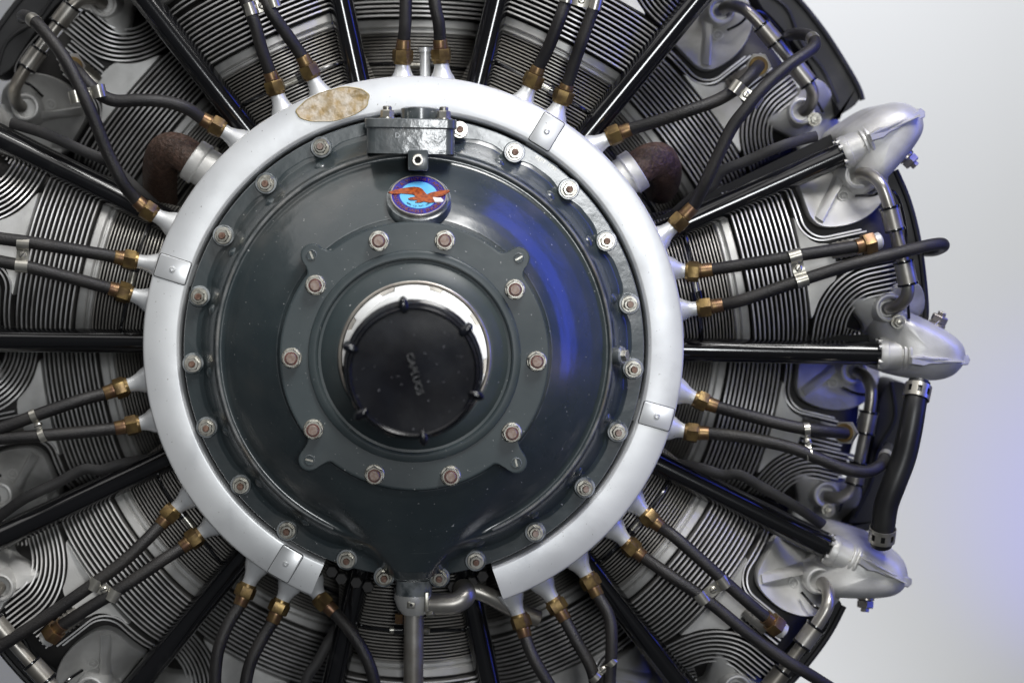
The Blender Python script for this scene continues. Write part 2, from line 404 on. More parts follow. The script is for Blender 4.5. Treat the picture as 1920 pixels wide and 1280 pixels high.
# bezel, shaft nut with notches, propeller shaft
g = G(); g.lathe([(pc(144, .12), 0.112), (pc(144, .12), 0.1190), (pc(142, .12), 0.1198), (pc(139, .12), 0.1195), (pc(138, .12), 0.1185), (pc(138, .12), 0.105)], 128)
obj('shaft_bezel', g, 'bezel', plate)
g = G()
vs = []; n = 240; R1 = pc(136.5, .12); RN = pc(129.5, .12); R0 = 0.052
ring = []
for i in range(n):
    a = 2*PI*i/n
    dg_ = (math.degrees(a)-68) % 40
    ro = RN if dg_ < 11 else R1
    ring.append((ro, a))
def lp(f, h): return [(f(r)*cos(a), f(r)*sin(a), h) for r, a in ring]
g.loops([lp(lambda r: r, 0.105), lp(lambda r: r, 0.1185), lp(lambda r: r-0.0006, 0.1192), lp(lambda r: R0+0.010, 0.1195), lp(lambda r: R0+0.0095, 0.1225), lp(lambda r: R0, 0.1225), lp(lambda r: R0, 0.105)], cap0=False, cap1=False)
g.lathe([(RN+0.0002, 0.1125), (R1+0.0001, 0.1125)], 120, mat=1)
obj('shaft_nut', g, ['white', 'bezel'], plate, angle=25)
g = G(); g.lathe([(0.050, 0.10), (0.050, 0.262), (0.048, 0.264), (0.030, 0.264), (0.030, 0.2)], 96)
obj('propeller_shaft', g, 'bezel', eng)

# ---------------------------------------------------------------- screw cover on the shaft (lifts off)
CF = 0.288
cc = unp(775, 697, CF)
g = G(); cr = RR(132, .27)
X0 = Matrix.Translation(Vector((cc.x, cc.y, 0)))
prof = [(cr, CF-0.034), (cr*1.005, CF-0.030), (cr*1.005, CF-0.0275), (cr*0.985, CF-0.0265), (cr*0.985, CF-0.0225), (cr*0.998, CF-0.0215), (cr*0.998, CF-0.0185), (cr*0.975, CF-0.0175),
        (cr*0.972, CF-0.010), (cr*0.955, CF-0.0065), (cr*0.925, CF-0.006), (cr*0.915, CF-0.0045), (cr*0.910, CF+0.0004), (cr*0.897, CF+0.0016), (cr*0.882, CF+0.0012), (cr*0.865, CF-0.0012), (0, CF-0.0012)]
g.lathe(prof, 160, X=X0)
g.lathe([(cr, CF-0.034), (cr*0.9, CF-0.034), (cr*0.9, CF-0.02)], 96, X=X0)
cover = obj('screw_cover', g, 'capblack', angle=50)
cover['label'] = 'glossy black plastic screw cover with six lugs on the central propeller shaft'
cover['category'] = 'cap'
g = G()
for ad in (99, 39, -20, -81, -140, 160):
    a = math.radians(ad)
    c = Vector((cc.x+cr*0.945*cos(a), cc.y+cr*0.945*sin(a), 0))
    L = []
    for h, w_, l_ in ((-0.033, .0042, .0070), (-0.006, .0046, .0078), (-0.001, .0044, .0076), (0.0016, .0034, .0062), (0.0026, .0014, .0036)):
        L.append([Vector((c.x+cos(a)*(l_*cos(t))-sin(a)*(w_*sin(t)), c.y+sin(a)*(l_*cos(t))+cos(a)*(w_*sin(t)), CF+h)) for t in [2*PI*i/18 for i in range(18)]])
    gg = G(); gg.loops(L); obj('lug', gg, 'capblack', cover, angle=60)
vs, fs = glyphs('CAPLUGS', 0.0088, 0.0009)
g = G(); g.add(vs, fs, 0, X=Matrix.Translation(Vector((*unp(772, 702, CF).xy, CF-0.0008))) @ Matrix.Rotation(math.radians(-74), 4, 'Z'))
obj('raised_lettering', g, 'capworn', cover)

# ---------------------------------------------------------------- top pad, plug block, badge
g = G()
a_ = unp(683, 285, .062); b_ = unp(857, 224, .062)
cx, w_ = (a_.x+b_.x)/2, b_.x-a_.x
X = Matrix(((1, 0, 0, cx), (0, 0, 1, 0), (0, -1, 0, 0), (0, 0, 0, 1)))  # local z -> v, local y -> -d
yb, yt = a_.y-0.001, b_.y
o1 = roundrect(0, -0.030, w_-0.004, 0.066, 0.009, 5)
o2 = roundrect(0, -0.030, w_, 0.070, 0.010, 5)
g.loops([[(x, y, yb) for x, y in o1], [(x, y, yt-0.010) for x, y in o1], [(x, y, yt-0.0085) for x, y in o2], [(x, y, yt-0.001) for x, y in o2], [(x, y, yt) for x, y in inset(o2, 0.001)]], X=X)
pad = obj('accessory_pad', g, 'padpaint', case, angle=35)
g = G(); p = unp(788, 222, .03)
g.lathe([(0.0195, -0.002), (0.0195, 0.011), (0.017, 0.0125), (0, 0.0125)], 40, X=frame((p.x, yt, 0.030), (0, 1, 0)))
obj('pad_cover', g, 'paint', case)
for x in (726, 832):
    p = unp(x, 222, .045); g = G()
    X = frame((p.x, yt, .045), (0, 1, 0))
    g.lathe([(0.0085, 0), (0.0085, 0.0016), (0, 0.0016)], 20, X=X); g.lathe(hexprof(0.0068, 0.0016, 0.0088), 6, X=X @ Matrix.Rotation(.35, 4, 'Z'))
    g.lathe([(0.0045, 0.0085), (0.0045, 0.0118), (0.0035, 0.0128), (0, 0.0128)], 16, mat=1, X=X)
    obj('pad_nut', g, ['nickel', 'steel'], case)
for t, x in (('D', 745), ('1', 815)):
    vs, fs = glyphs(t, 0.0068, 0.0004); p = unp(x, 258, .066)
    g = G(); g.add(vs, fs, 0, X=Matrix.Translation(Vector((p.x, p.y, .0632)))); obj('cast_letter', g, 'paint', case)
p = unp(784, 300, .085); g = G()
g.prism(roundrect(p.x, p.y, 0.0195, 0.020, 0.002, 3), 0.03, 0.082, 0.001)
blk = obj('plug_block', g, 'paint', case)
g = G(); X = Matrix.Translation(Vector((p.x-0.0002, p.y, 0.082)))
g.lathe([(0.0056, 0), (0.0056, 0.0012), (0.005, 0.0016), (0.0034, 0.0016)], 24, X=X); g.lathe([(0.0034, 0.0016), (0.0033, -0.004)], 6, X=X, mat=1); g.lathe([(0.0033, 0.0002), (0, 0.0002)], 6, X=X, mat=1)
obj('socket_plug', g, ['nickel', 'black'], blk)

# small lettered plate and wear on the flange
p = unp(1024, 306, .006); ang = math.radians(-31); g = G()
g.prism(roundrect(p.x, p.y, 0.0255, 0.0075, 0.0016, 3, ang), 0.000, 0.0042, 0.0006)
tagp = obj('lettered_tag', g, 'plate', case)
vs, fs = glyphs('REPT  1755', 0.0052, 0.0003); g = G()
g.add(vs, fs, 0, X=Matrix.Translation(Vector((p.x, p.y, .0044))) @ Matrix.Rotation(ang, 4, 'Z') @ Matrix.Translation((0, -0.0018, 0)))
obj('stamped_text', g, 'steel', tagp)

# badge
bp = unp(785, 366, .0825)
tilt = math.radians(45)
BX = Matrix.Translation(bp) @ Matrix.Rotation(-tilt, 4, 'X')
br = RR(53.5, .088)
g = G(); g.lathe([(br*1.15, -0.013), (br*1.12, -0.0035), (br*1.06, -0.0028)], 96, X=BX); g.lathe([(br*1.12, -0.0035), (0, -0.0035)], 96, X=BX)
bpad = obj('badge_pad', g, 'paint', eng)
g = G(); g.lathe([(br, -0.0036), (br*1.0, 0.0004), (br*0.985, 0.0008), (br*0.95, 0.0008), (br*0.94, 0.0)], 96, X=BX)
g.lathe([(br*0.94, 0.0), (0, 0.0)], 96, X=BX, mat=1)
badge = obj('enamel_badge', g, ['bezel', 'badgeblue'], eng, label='round enamel badge with an amber eagle on sky blue inside a navy ring')
g = G(); g.lathe([(br*0.665, 0.0), (br*0.66, 0.0004), (0, 0.0004)], 96, X=BX); obj('sky_disc', g, 'badgesky', badge)
def zb(x, y): return ((x-890)/710*br, (600-y)/510*br)
eg = [(130, 560), (300, 500), (500, 450), (640, 430), (780, 412), (900, 425), (970, 460), (1030, 530), (1090, 600), (1200, 550), (1340, 520), (1500, 490), (1640, 480),
      (1662, 510), (1600, 560), (1500, 620), (1400, 650), (1300, 665), (1240, 672), (1268, 735), (1290, 790), (1200, 805), (1100, 795), (1030, 775), (950, 800), (880, 806), (800, 802), (850, 770), (870, 745),
      (760, 745), (690, 745), (630, 715), (690, 680), (800, 665), (800, 630), (750, 600), (600, 590), (450, 580), (300, 600), (200, 590)]
g = G(); g.prism([zb(*p) for p in eg][::-1], 0.0, 0.0014, X=BX); obj('eagle', g, 'badgeeagle', badge)
g = G(); g.prism([zb(*p) for p in ((1240, 672), (1440, 680), (1475, 715), (1512, 748), (1480, 782), (1300, 790), (1268, 735))][::-1], 0.0, 0.00145, X=BX); obj('eagle_head', g, 'white', badge)
def arctext(txt, size, r, a_mid, outward, mat_, name, h=0.0003, sp=1.0):
    g = G(); ws = []
    for ch in txt:
        vs, fs = glyphs(ch, size, 0.0002) if ch != ' ' else ([], [])
        wd = (max(v[0] for v in vs)-min(v[0] for v in vs)) if vs else size*0.35
        ws.append((vs, fs, wd+size*0.12*sp))
    tot = sum(w[2] for w in ws); x = -tot/2
    for vs, fs, wd in ws:
        if vs:
            s_ = (x+wd/2)/r; a = a_mid-s_ if outward else a_mid+s_
            g.add(vs, fs, 0, X=BX @ Matrix.Translation((r*cos(a), r*sin(a), h)) @ Matrix.Rotation(a-PI/2 if outward else a+PI/2, 4, 'Z'))
        x += wd
    obj(name, g, mat_, badge)
arctext('PRATT & WHITNEY AIRCRAFT', br*0.19, br*0.745, PI/2, True, 'badgecopper', 'badge_lettering', sp=0.75)
arctext('DEPENDABLE ENGINES', br*0.205, br*0.875, -PI/2, False, 'badgecopper', 'badge_lettering')
arctext('REG. U.S. PAT. OFF.', br*0.10, br*0.60, -PI/2, False, 'badgeink', 'badge_small_lettering', h=0.0006)

# small plug on the right wall of the case
p = unp(1162, 666, .03); g = G()
X = frame(p, (0.95, 0.05, 0.5))
g.lathe([(0.010, -0.006), (0.010, 0.002), (0.0085, 0.004), (0.0, 0.004)], 24, X=X)
g.lathe(hexprof(0.0062, 0.004, 0.0085), 6, X=X, mat=1)
obj('side_plug', g, ['paint', 'steel'], case)

# ---------------------------------------------------------------- ignition ring
ro, ri = RR(508, 0), RR(437, 0)
pr = [(ri+0.006, -0.046), (ri-0.0005, -0.040), (ri, -0.012), (ri+0.0005, -0.0045), (ri+0.0018, -0.0016), (ri+0.0036, -0.0004), (ri+0.0055, 0.0), (ro-0.0035, 0.0), (ro-0.0014, -0.0005), (ro-0.0003, -0.0018), (ro, -0.0045), (ro+0.0002, -0.040), (ro-0.004, -0.046)]
pa = unp(590, 1098, 0); a1 = math.atan2(pa.y, pa.x)+2*PI
pb = unp(937, 1105, 0); a0 = math.atan2(pb.y, pb.x)
g = G(); g.lathe(pr[::-1]+[pr[-1]], 300, a0, a1)
ringo = obj('ignition_ring', g, 'silver', eng, angle=30)
for x, y in ((1025, 247), (325, 505), (533, 1060), (1233, 780)):
    p = unp(x, y, 0); a = math.atan2(p.y, p.x)
    R_ = Matrix.Rotation(a, 4, 'Z'); g = G()
    hw = 0.0118
    g.prism(roundrect((ri+ro)/2+0.001, 0, ro-ri-0.006, 2*hw, 0.002, 3), -0.008, 0.0014, 0.0006, X=R_)
    g.add([(ri-0.0012, -hw, -0.03), (ri-0.0012, hw, -0.03), (ri-0.0012, hw, -0.008), (ri-0.0012, -hw, -0.008), (ri+0.005, -hw, 0.0006), (ri+0.005, hw, 0.0006), (ri+0.002, -hw, -0.002), (ri+0.002, hw, -0.002)],
          [(0, 1, 2, 3), (3, 2, 7, 6), (6, 7, 5, 4)], X=R_)
    jc = obj('joint_strap', g, 'silver', ringo)
    g = G(); g.lathe([(0.0032, 0.0014), (0.003, 0.0024), (0.0018, 0.0028), (0.0014, 0.0022), (0, 0.0022)], 20, X=R_ @ Matrix.Translation(((ri+ro)/2+0.001, 0, 0)))
    obj('rivet', g, 'silver', jc)
    g = G(); g.prism(roundrect((ri+ro)/2+0.001, 0, ro-ri-0.0045, 2*hw+0.0012, 0.0026, 3), -0.004, 0.00045, X=R_)
    obj('joint_gap', g, 'baffle', jc)
p = unp(624, 197, 0); g = G()
ca, sa = cos(math.radians(14)), sin(math.radians(14))
def ell(s_, h):
    o = []
    for i in range(72):
        t = 2*PI*i/72; x = 0.0378*s_*cos(t); y = 0.0158*s_*sin(t)*(1+0.12*cos(t))
        wv = 1+0.012*sin(7*t)+0.01*sin(11*t+1)
        o.append((p.x+(x*ca-y*sa)*wv, p.y+(x*sa+y*ca)*wv-0.0002, h))
    return o
g.loops([ell(1.0, -0.001), ell(1.0, 0.0008), ell(0.99, 0.0014), ell(0.96, 0.0016)], mat=1, cap1=False)
g.loops([ell(0.96, 0.0015), ell(0.94, 0.0012), ell(0.5, 0.0013)], mat=0, cap0=False)
obj('varnish_patch', g, ['patch', 'patchrim'], ringo, label='worn gold coloured oval patch on the silver ring')

# ---------------------------------------------------------------- cylinders (one template, fourteen copies)
RF, RB = 0.095, 0.080
DAX = -0.030-RF
def k2(u, v): return (u*KU, v*KU)
def dsurf(v, R=RF): return DAX+math.sqrt(max(1e-6, R*R-min(abs(v), R*0.97)**2))
def fin(pts, t=0.0020, h=0.024, dt=0.0, R=RF):
    pts = [Vector(p) for p in pts]; n = len(pts); vs = []; fs = []
    for i in range(n):
        T = (pts[min(i+1, n-1)]-pts[max(i-1, 0)]).normalized(); N_ = Vector((-T.y, T.x))
        d = dsurf(pts[i].y, R)+dt
        for s_, dd in ((-.5, -h), (-.5, -0.0010), (-.34, 0), (.34, 0), (.5, -0.0010), (.5, -h)):
            q = pts[i]+N_*s_*t; vs.append((q.x, q.y, d+dd))
    for i in range(n-1):
        for j in range(5): fs.append((i*6+j, i*6+j+1, (i+1)*6+j+1, (i+1)*6+j)[::-1])
    fs.append(tuple(range(6))); fs.append(tuple((n-1)*6+j for j in range(6))[::-1])
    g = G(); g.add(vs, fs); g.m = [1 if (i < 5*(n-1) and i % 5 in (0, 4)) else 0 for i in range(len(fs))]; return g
CYL = []      # (name, mesh, kind)
# barrel core and barrel fins
g = G()
AX = Matrix(((0, 0, 1, 0), (0, 1, 0, 0), (-1, 0, 0, DAX), (0, 0, 0, 1)))   # lathe axis -> +u
g.lathe([(0.064, 0.22), (0.064, 612*KU), (0.0, 612*KU)], 64, X=AX)
barrel_me = mesh('cylinder', g, ['dark'])
g = G(); u = 430
while u < 606:
    r = RB*1.0
    uu = u*KU
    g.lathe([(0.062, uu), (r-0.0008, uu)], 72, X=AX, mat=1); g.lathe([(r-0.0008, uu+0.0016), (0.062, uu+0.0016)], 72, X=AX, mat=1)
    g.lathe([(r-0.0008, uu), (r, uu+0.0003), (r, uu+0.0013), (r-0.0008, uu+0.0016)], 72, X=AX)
    u += 6.4
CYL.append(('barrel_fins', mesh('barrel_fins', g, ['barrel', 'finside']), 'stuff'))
g = G()
g.lathe([(0.07, 606*KU), (RB+0.001, 607*KU), (RB+0.0045, 609*KU), (RB+0.0045, 613*KU), (RB+0.001, 615*KU), (RB+0.001, 617*KU), (RB+0.0065, 618.5*KU), (RB+0.0075, 620*KU), (RB+0.0075, 632*KU), (RB+0.0065, 634*KU), (0.07, 634*KU)], 96, X=AX)
CYL.append(('head_band', mesh('head_band', g, ['alu']), None))
# head body under the fins
g = G()
us = np.linspace(636, 935, 16); vv = np.linspace(-168, 168, 33); L = []
for u in us:
    wd = 1.0 if u < 900 else 1-(u-900)/120
    L.append([(u*KU, v*KU*wd, dsurf(v*KU)-0.0225-(0.0 if u < 905 else (u-905)*0.0004)) for v in vv]+[(u*KU, 168*KU*wd, -0.21), (u*KU, -168*KU*wd, -0.21)])
g.loops(L)
CYL.append(('head_casting', mesh('head_casting', g, ['dark']), None))
def line(u, v0, v1, n=24): return [k2(u, v0+(v1-v0)*i/n) for i in range(n+1)]
fins = []
for j in range(12): fins.append(line(641+9.2*j, -158, 158))
u0, vc, uc = 756, -146, 872
for j in range(13):
    R_ = 116-9.1*j
    if R_ < 6: break
    a = []
    if j < 8:
        a += [k2(uc-R_, -165+(vc+165)*i/4) for i in range(4)]
        a += [k2(uc-R_*cos(t), vc+R_*sin(t)) for t in np.linspace(0, PI/2, 16)]
        a += [k2(u, vc+R_) for u in np.linspace(uc+8, 935-max(0, j-1)*4, 5)]
        fins.append(a)
    else:
        fins.append([k2(u, vc+R_) for u in np.linspace(uc-8+(j-8)*7, 925, 5)])
        fins.append([k2(uc-R_, v) for v in np.linspace(-172, vc-5-(j-8)*5, 4)])
# outlines round the upper casting
for off in (0, 9):
    a = [k2(757+off, v) for v in np.linspace(165, 78, 6)]
    R_ = 46-off*0.6
    a += [k2(757+off+R_-R_*cos(t), 78-R_*sin(t)) for t in np.linspace(0.1, PI/2, 10)]
    a += [k2(u, 78-R_) for u in np.linspace(757+off+R_+8, 880-off, 5)]
    fins.append(a)
for j in range(6):   # short fins behind the plug, seen between the two castings
    fins.append([k2(u, 22-9.1*j) for u in np.linspace(800+abs(j-2)*6, 900, 4)])
for q in fins:
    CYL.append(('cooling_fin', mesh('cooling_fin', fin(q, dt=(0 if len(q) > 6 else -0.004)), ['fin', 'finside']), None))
# upper casting with rib and emblem
def pillow(out, levels, mat=0, base=None):
    g = G(); out = smooth(out, 2); L = []
    for ins, d in levels:
        o = inset(out, ins*KU) if ins else out
        L.append([(x, y, (dsurf(y)+d) if base is None else base+d) for x, y in o])
    g.loops(L, mat); return g
A = [k2(*p) for p in ((786, 190), (781, 100), (785, 70), (806, 52), (860, 48), (905, 62), (940, 90), (965, 150), (940, 215))]
def scaled(out, c, lev):
    g = G(); out = smooth(out, 2); c = Vector(k2(*c)); L = []
    for f, d in lev:
        o = [(c.x+(x-c.x)*f, c.y+(y-c.y)*f) for x, y in out]
        L.append([(x, y, dsurf(y)+d) for x, y in o])
    g.loops(L); return g
g = scaled(A, (862, 120), [(1, -0.03), (1, -0.006), (0.97, -0.0035), (0.88, -0.0055), (0.75, -0.0105), (0.55, -0.0150), (0.3, -0.0175), (0.05, -0.018)])
CYL.append(('valve_port_casting', mesh('valve_port_casting', g, ['alu'], 45), None))
g = G(); p1 = Vector(k2(800, 72)); p2 = Vector(k2(888, 158)); t = (p2-p1).normalized(); nn = Vector((-t.y, t.x))
for i in range(1):
    L = []
    for wd, dd in ((10, -0.024), (7.5, -0.009), (5.5, -0.0025), (4, -0.0015)):
        o = [p1-nn*wd*KU*1.5, p1+nn*wd*KU*1.5, (p1+p2)/2+nn*wd*KU, p2+nn*wd*KU*1.7, p2-nn*wd*KU*1.7, (p1+p2)/2-nn*wd*KU]
        L.append([(q.x, q.y, dsurf(q.y)+dd) for q in o])
    g.loops(L)
CYL.append(('rib', mesh('rib', g, ['alu'], 30), None))
g = G(); c = Vector(k2(862, 104)); X = Matrix.Translation(Vector((c.x, c.y, dsurf(c.y)-0.0150))) @ Matrix.Rotation(-0.25, 4, 'X')
g.lathe([(0.0058, -0.001), (0.0055, 0.0006), (0.0049, 0.0006), (0.0046, -0.001)], 28, X=X)
vs, fs = glyphs('H', 0.0058, 0.0006); g.add(vs, fs, 0, X=X @ Matrix.Translation((0, -0.002, 0)))
CYL.append(('foundry_mark', mesh('foundry_mark', g, ['alu']), None))
# plateau on the other side
B = [k2(*p) for p in ((826, -92), (850, -90), (895, -100), (935, -80), (970, -86), (982, -150), (960, -225), (866, -225), (862, -190), (866, -160), (836, -118))]
g = scaled(B, (905, -160), [(1, -0.03), (1, -0.004), (0.97, -0.001), (0.85, 0.001), (0.6, 0.003), (0.2, 0.004)])
CYL.append(('rocker_plateau', mesh('rocker_plateau', g, ['alu'], 45), None))
# ridge bridging between straight fins and port
Cc = [k2(*p) for p in ((749, 84), (748, -112), (755, -112), (768, -80), (790, -56), (812, -44), (812, 20), (800, 26), (782, 30), (766, 46), (756, 84))]
g = pillow(Cc, [(0, -0.02), (0, -0.003), (1.5, -0.001)])
CYL.append(('head_web', mesh('head_web', g, ['alu'], 45), None))
# spark plug
g = G(); dz = -0.034
g.lathe([(0.0135, -0.03), (0.0135, 0.0), (0.012, 0.002), (0, 0.002)], 28, X=Matrix.Translation(Vector((*k2(812, 10), dz-0.004))), mat=0)
g.tube([Vector((*k2(808, 8), dz)), Vector((*k2(830, 8), dz+0.003)), Vector((*k2(862, 6), dz+0.004))], [0.0082, 0.0085, 0.0085], 20, 1)
for uu in (820, 830, 840): g.tube([Vector((*k2(uu, 8), dz+0.002)), Vector((*k2(uu+4, 8), dz+0.0025))], 0.0098, 20, 1)
CYL.append(('spark_plug', mesh('spark_plug', g, ['dark', 'pipe']), None))
# primer fitting on the barrel
g = G(); dB = -0.030-(RF-RB)+0.005
g.tube([Vector((*k2(543, 34), dB)), Vector((*k2(543, 28), dB)), Vector((*k2(543, 20), dB))], [0.0030, 0.0052, 0.0042], 12, 0)
g.tube([Vector((*k2(543, 20), dB)), Vector((*k2(543, -12), dB))], 0.0036, 12, 0)
g.tube([Vector((*k2(543, -12), dB)), Vector((*k2(543, -34), dB))], 0.0055, 12, 1)
g.tube([Vector((*k2(543, -34), dB)), Vector((*k2(543, -42), dB))], 0.0038, 12, 0)
g.tube(catmull([(*k2(543, -42), dB), (*k2(540, -90), dB-0.01), (*k2(538, -130), dB-0.04)], 5), 0.0018, 8, 1)
g.tube(catmull([(*k2(543, 34), dB), (*k2(546, 90), dB-0.01), (*k2(548, 130), dB-0.04)], 5), 0.0018, 8, 1)
CYL.append(('primer_fitting', mesh('primer_fitting', g, ['steel', 'enamel']), None))
g = G(); c_ = Vector((*k2(908, -150), -0.038))
g.lathe([(0.0075, -0.02), (0.0075, 0), (0, 0)], 20, X=Matrix.Translation(c_)); g.lathe(hexprof(0.0058, 0, 0.006), 6, X=Matrix.Translation(c_)); g.lathe([(0.003, 0.006), (0.003, 0.010), (0, 0.0105)], 12, X=Matrix.Translation(c_))
CYL.append(('casting_bolt', mesh('casting_bolt', g, ['steel']), None))
g = G(); g.tube(catmull([(*k2(880, 100), -0.05), (*k2(905, 96), -0.035), (*k2(935, 100), -0.032), (*k2(955, 80), -0.04), (*k2(962, 20), -0.05), (*k2(950, -40), -0.05), (*k2(930, -150), -0.04)], 8), 0.0016, 8)
CYL.append(('wire_clip', mesh('wire_clip', g, ['enamel']), None))
# radial sheet baffles between cylinders
g = G()
for s_ in (1,):
    o = [k2(470, 0.2286*470+2), k2(955, 0.2286*955-8), k2(955, 0.2286*955+4), k2(470, 0.2286*470+12)]
    g.prism(o, -0.30, -0.082)
CYL.append(('baffle_sheet', mesh('baffle_sheet', g, ['baffle']), None))

# drain pipe template
dp = -0.012
path = catmull([(*k2(893, 140), dp-0.030), (*k2(903, 136), dp-0.014), (*k2(914, 118), dp-0.001), (*k2(920, 90), dp+0.002), (*k2(924, 40), dp+0.002), (*k2(927, -10), dp+0.001), (*k2(929, -66), dp), (*k2(926, -98), dp-0.003), (*k2(911, -117), dp-0.013), (*k2(897, -122), dp-0.03)], 6)
g = G(); g.tube(path, 0.0068, 18)
pipe_me = mesh('drain_pipe', g, ['pipe'])
def collar(c, t, name='collar'):
    g = G(); c = Vector(c); t = Vector(t).normalized(); X = frame(c, t)
    g.lathe([(0.0062, -0.0105), (0.0098, -0.0115), (0.0102, -0.011), (0.0102, 0.011), (0.0098, 0.0115), (0.0062, 0.0105)], 28, X=X)
    for s_ in (-1, 1):
        g.lathe([(0.0064, s_*0.0118-.0013), (0.0109, s_*0.0118-.0013), (0.0111, s_*0.0118), (0.0109, s_*0.0118+.0013), (0.0064, s_*0.0118+.0013)], 28, X=X, mat=1)
    return mesh(name, g, ['pipe', 'enamel'])
col_me = [collar((*k2(923, 47), dp+0.002), (0.05, -1, 0)), collar((*k2(929, -58), dp), (0.02, -1, 0))]
flange_me = []
for c in ((894, 139), (898, -121)):
    X = Matrix.Translation(Vector((*k2(*c), dsurf(c[1]*KU)+0.013))); g = G()
    g.lathe([(0.0190, -0.035), (0.0150, 0.003), (0.0142, 0.0045), (0.0125, 0.005), (0.0105, 0.0035), (0.0095, -0.006), (0, -0.006)], 32, X=X)
    flange_me.append(mesh('pipe_socket', g, ['alu']))
# outer baffle plate template
g = G(); db = -0.085
o = [k2(*p) for p in ((905, -170), (972, -178), (985, -150), (994, -60), (996, 0), (992, 70), (978, 128), (966, 134), (938, 132), (925, 90), (932, 60), (938, -40), (930, -100), (928, -180))]
o = smooth(o, 2)
g.loops([[(x, y, db-0.06) for x, y in o], [(x, y, db) for x, y in o], [(x, y, db+0.001) for x, y in inset(o, 0.001)]])
o2 = smooth([k2(*p) for p in ((976, -176), (986, -150), (995, -60), (997, 0), (993, 70), (979, 130))], 2, False)
g.tube([(x, y, db+0.002) for x, y in o2], 0.0032, 8)
g.tube(catmull([(*k2(935, -150), db+.001), (*k2(950, -80), db+.002), (*k2(948, -10), db+.002), (*k2(965, 60), db+.002), (*k2(940, 130), db+.001)], 6), 0.0022, 8)
plate_me = mesh('outer_baffle', g, ['baffle'])
g.v = [(x*1.045, y*1.045, z) for x, y, z in g.v]; plate_back = mesh('outer_baffle', g, ['baffle'])

for k in range(14):
    a = (k+0.5)*STEP
    rear = (k % 2 == 1)
    back = 0.15 if rear else 0.0
    cy = put('cylinder', barrel_me, eng, ang=a, back=back)
    for nm, me, kd in CYL:
        if nm == 'baffle_sheet': back_ = 0
        put(nm, me, cy, kind=kd)
    dpth = put('drain_pipe', pipe_me, eng, ang=a, back=back*0.93)
    for c in col_me: put('collar', c, dpth)
    for q in flange_me: put('pipe_socket', q, cy)
    put('outer_baffle', plate_back if rear else plate_me, eng, ang=a, back=(0.135 if rear else 0.0))

# ---------------------------------------------------------------- pushrod tubes, clamps, rocker boxes
g = G(); ra, rb = 440*KU, 874*KU
rb *= 1.022; da_, db_ = -0.062, -0.056
g.tube([(ra, 0, da_), (rb, 0, db_)], 0.0125, 32)
def setback(g):
    g.v = [(x*1.022, y*1.022, z-0.046) for x, y, z in g.v]; return g
rod_me = mesh('pushrod_tube', g, ['enamel'])
tdir = Vector((rb-ra, 0, db_-da_)).normalized()
X = frame(Vector((rb, 0, db_)), tdir)
g = G(); g.lathe([(0.0125, -0.0015), (0.0168, -0.0015), (0.0178, 0.001), (0.0178, 0.006), (0.0172, 0.0065), (0.0172, 0.0195), (0.0165, 0.020), (0.0165, 0.0215), (0.0186, 0.022), (0.0190, 0.0235), (0.0186, 0.025), (0.0178, 0.0255), (0.0200, 0.0265), (0.0205, 0.028), (0.0200, 0.030), (0.015, 0.0305)], 40, X=X)
for i in range(12):
    if i % 3 == 0: continue
    a = 2*PI*i/12
    g.lathe([(0.0026, -0.004), (0.0026, 0.001)], 6, X=X @ Matrix.Translation((0.0152*cos(a), 0.0152*sin(a), 0)))
    g.lathe([(0.0, -0.004), (0.0026, -0.004)], 6, X=X @ Matrix.Translation((0.0152*cos(a), 0.0152*sin(a), 0)))
clamp_me = mesh('gland_nut', g, ['alu'])
g = G(); g.tube(catmull([X @ Vector((0.0165*cos(a), 0.0165*sin(a), z)) for a, z in ((1.9, -0.003), (1.6, 0.002), (1.1, 0.007), (0.6, 0.013), (0.1, 0.019), (-0.2, 0.026))], 6), 0.0006, 6)
wire_me = mesh('lock_wire', g, ['steel'])
def box_geo(sg):
    o = [(880, -38), (930, -48), (980, -54), (1018, -46), (1040, -24), (1046, -2), (1038, 22), (1012, 42), (978, 60), (942, 76), (905, 90), (868, 100), (852, 80), (858, 45), (870, 10)]
    o = smooth([k2(u, v*sg) for u, v in o], 2)
    g = G(); L = [[(x, y, -0.115) for x, y in o]]
    c = Vector((955*KU, 14*sg*KU))
    for i in range(13):
        t = PI/2*i/12; f = cos(t)**0.48 if i < 12 else 0.02; dd = -0.040+0.050*sin(t)**0.9
        L.append([(c.x+(x-c.x)*f, c.y+(y-c.y)*f, dd-max(0, 925*KU-(c.x+(x-c.x)*f))*0.35) for x, y in o])
    g.loops(L); return mesh('rocker_box', setback(g), ['alu'], 70)
def lid_geo(sg):
    g = G(); v0 = -9*sg
    o = [k2(u, v0+v) for u, v in ((922, -7), (945, -10), (958, -6), (1000, -6), (1012, -10), (1042, -9), (1047, 0), (1042, 9), (1012, 10), (1000, 6), (958, 7), (945, 11), (922, 7))]
    g.loops([[(x, y, -0.11) for x, y in o], [(x, y, 0.0172-max(0, x-0.535)*0.75-max(0, 0.52-x)*.2) for x, y in o], [(x, y, 0.0188-max(0, x-0.535)*0.75-max(0, .52-x)*.2) for x, y in inset(o, 0.0012)]])
    g.loops([[(x, y, -0.1) for x, y in [k2(u, v0+v) for u, v in ((915, -1), (1049, -1), (1049, 0.2), (915, 0.2))]], [(x, y, 0.0133) for x, y in [k2(u, v0+v) for u, v in ((925, -1), (1025, -1), (1025, .2), (925, .2))]]])
    return mesh('lid_flange', setback(g), ['alu'], 40)
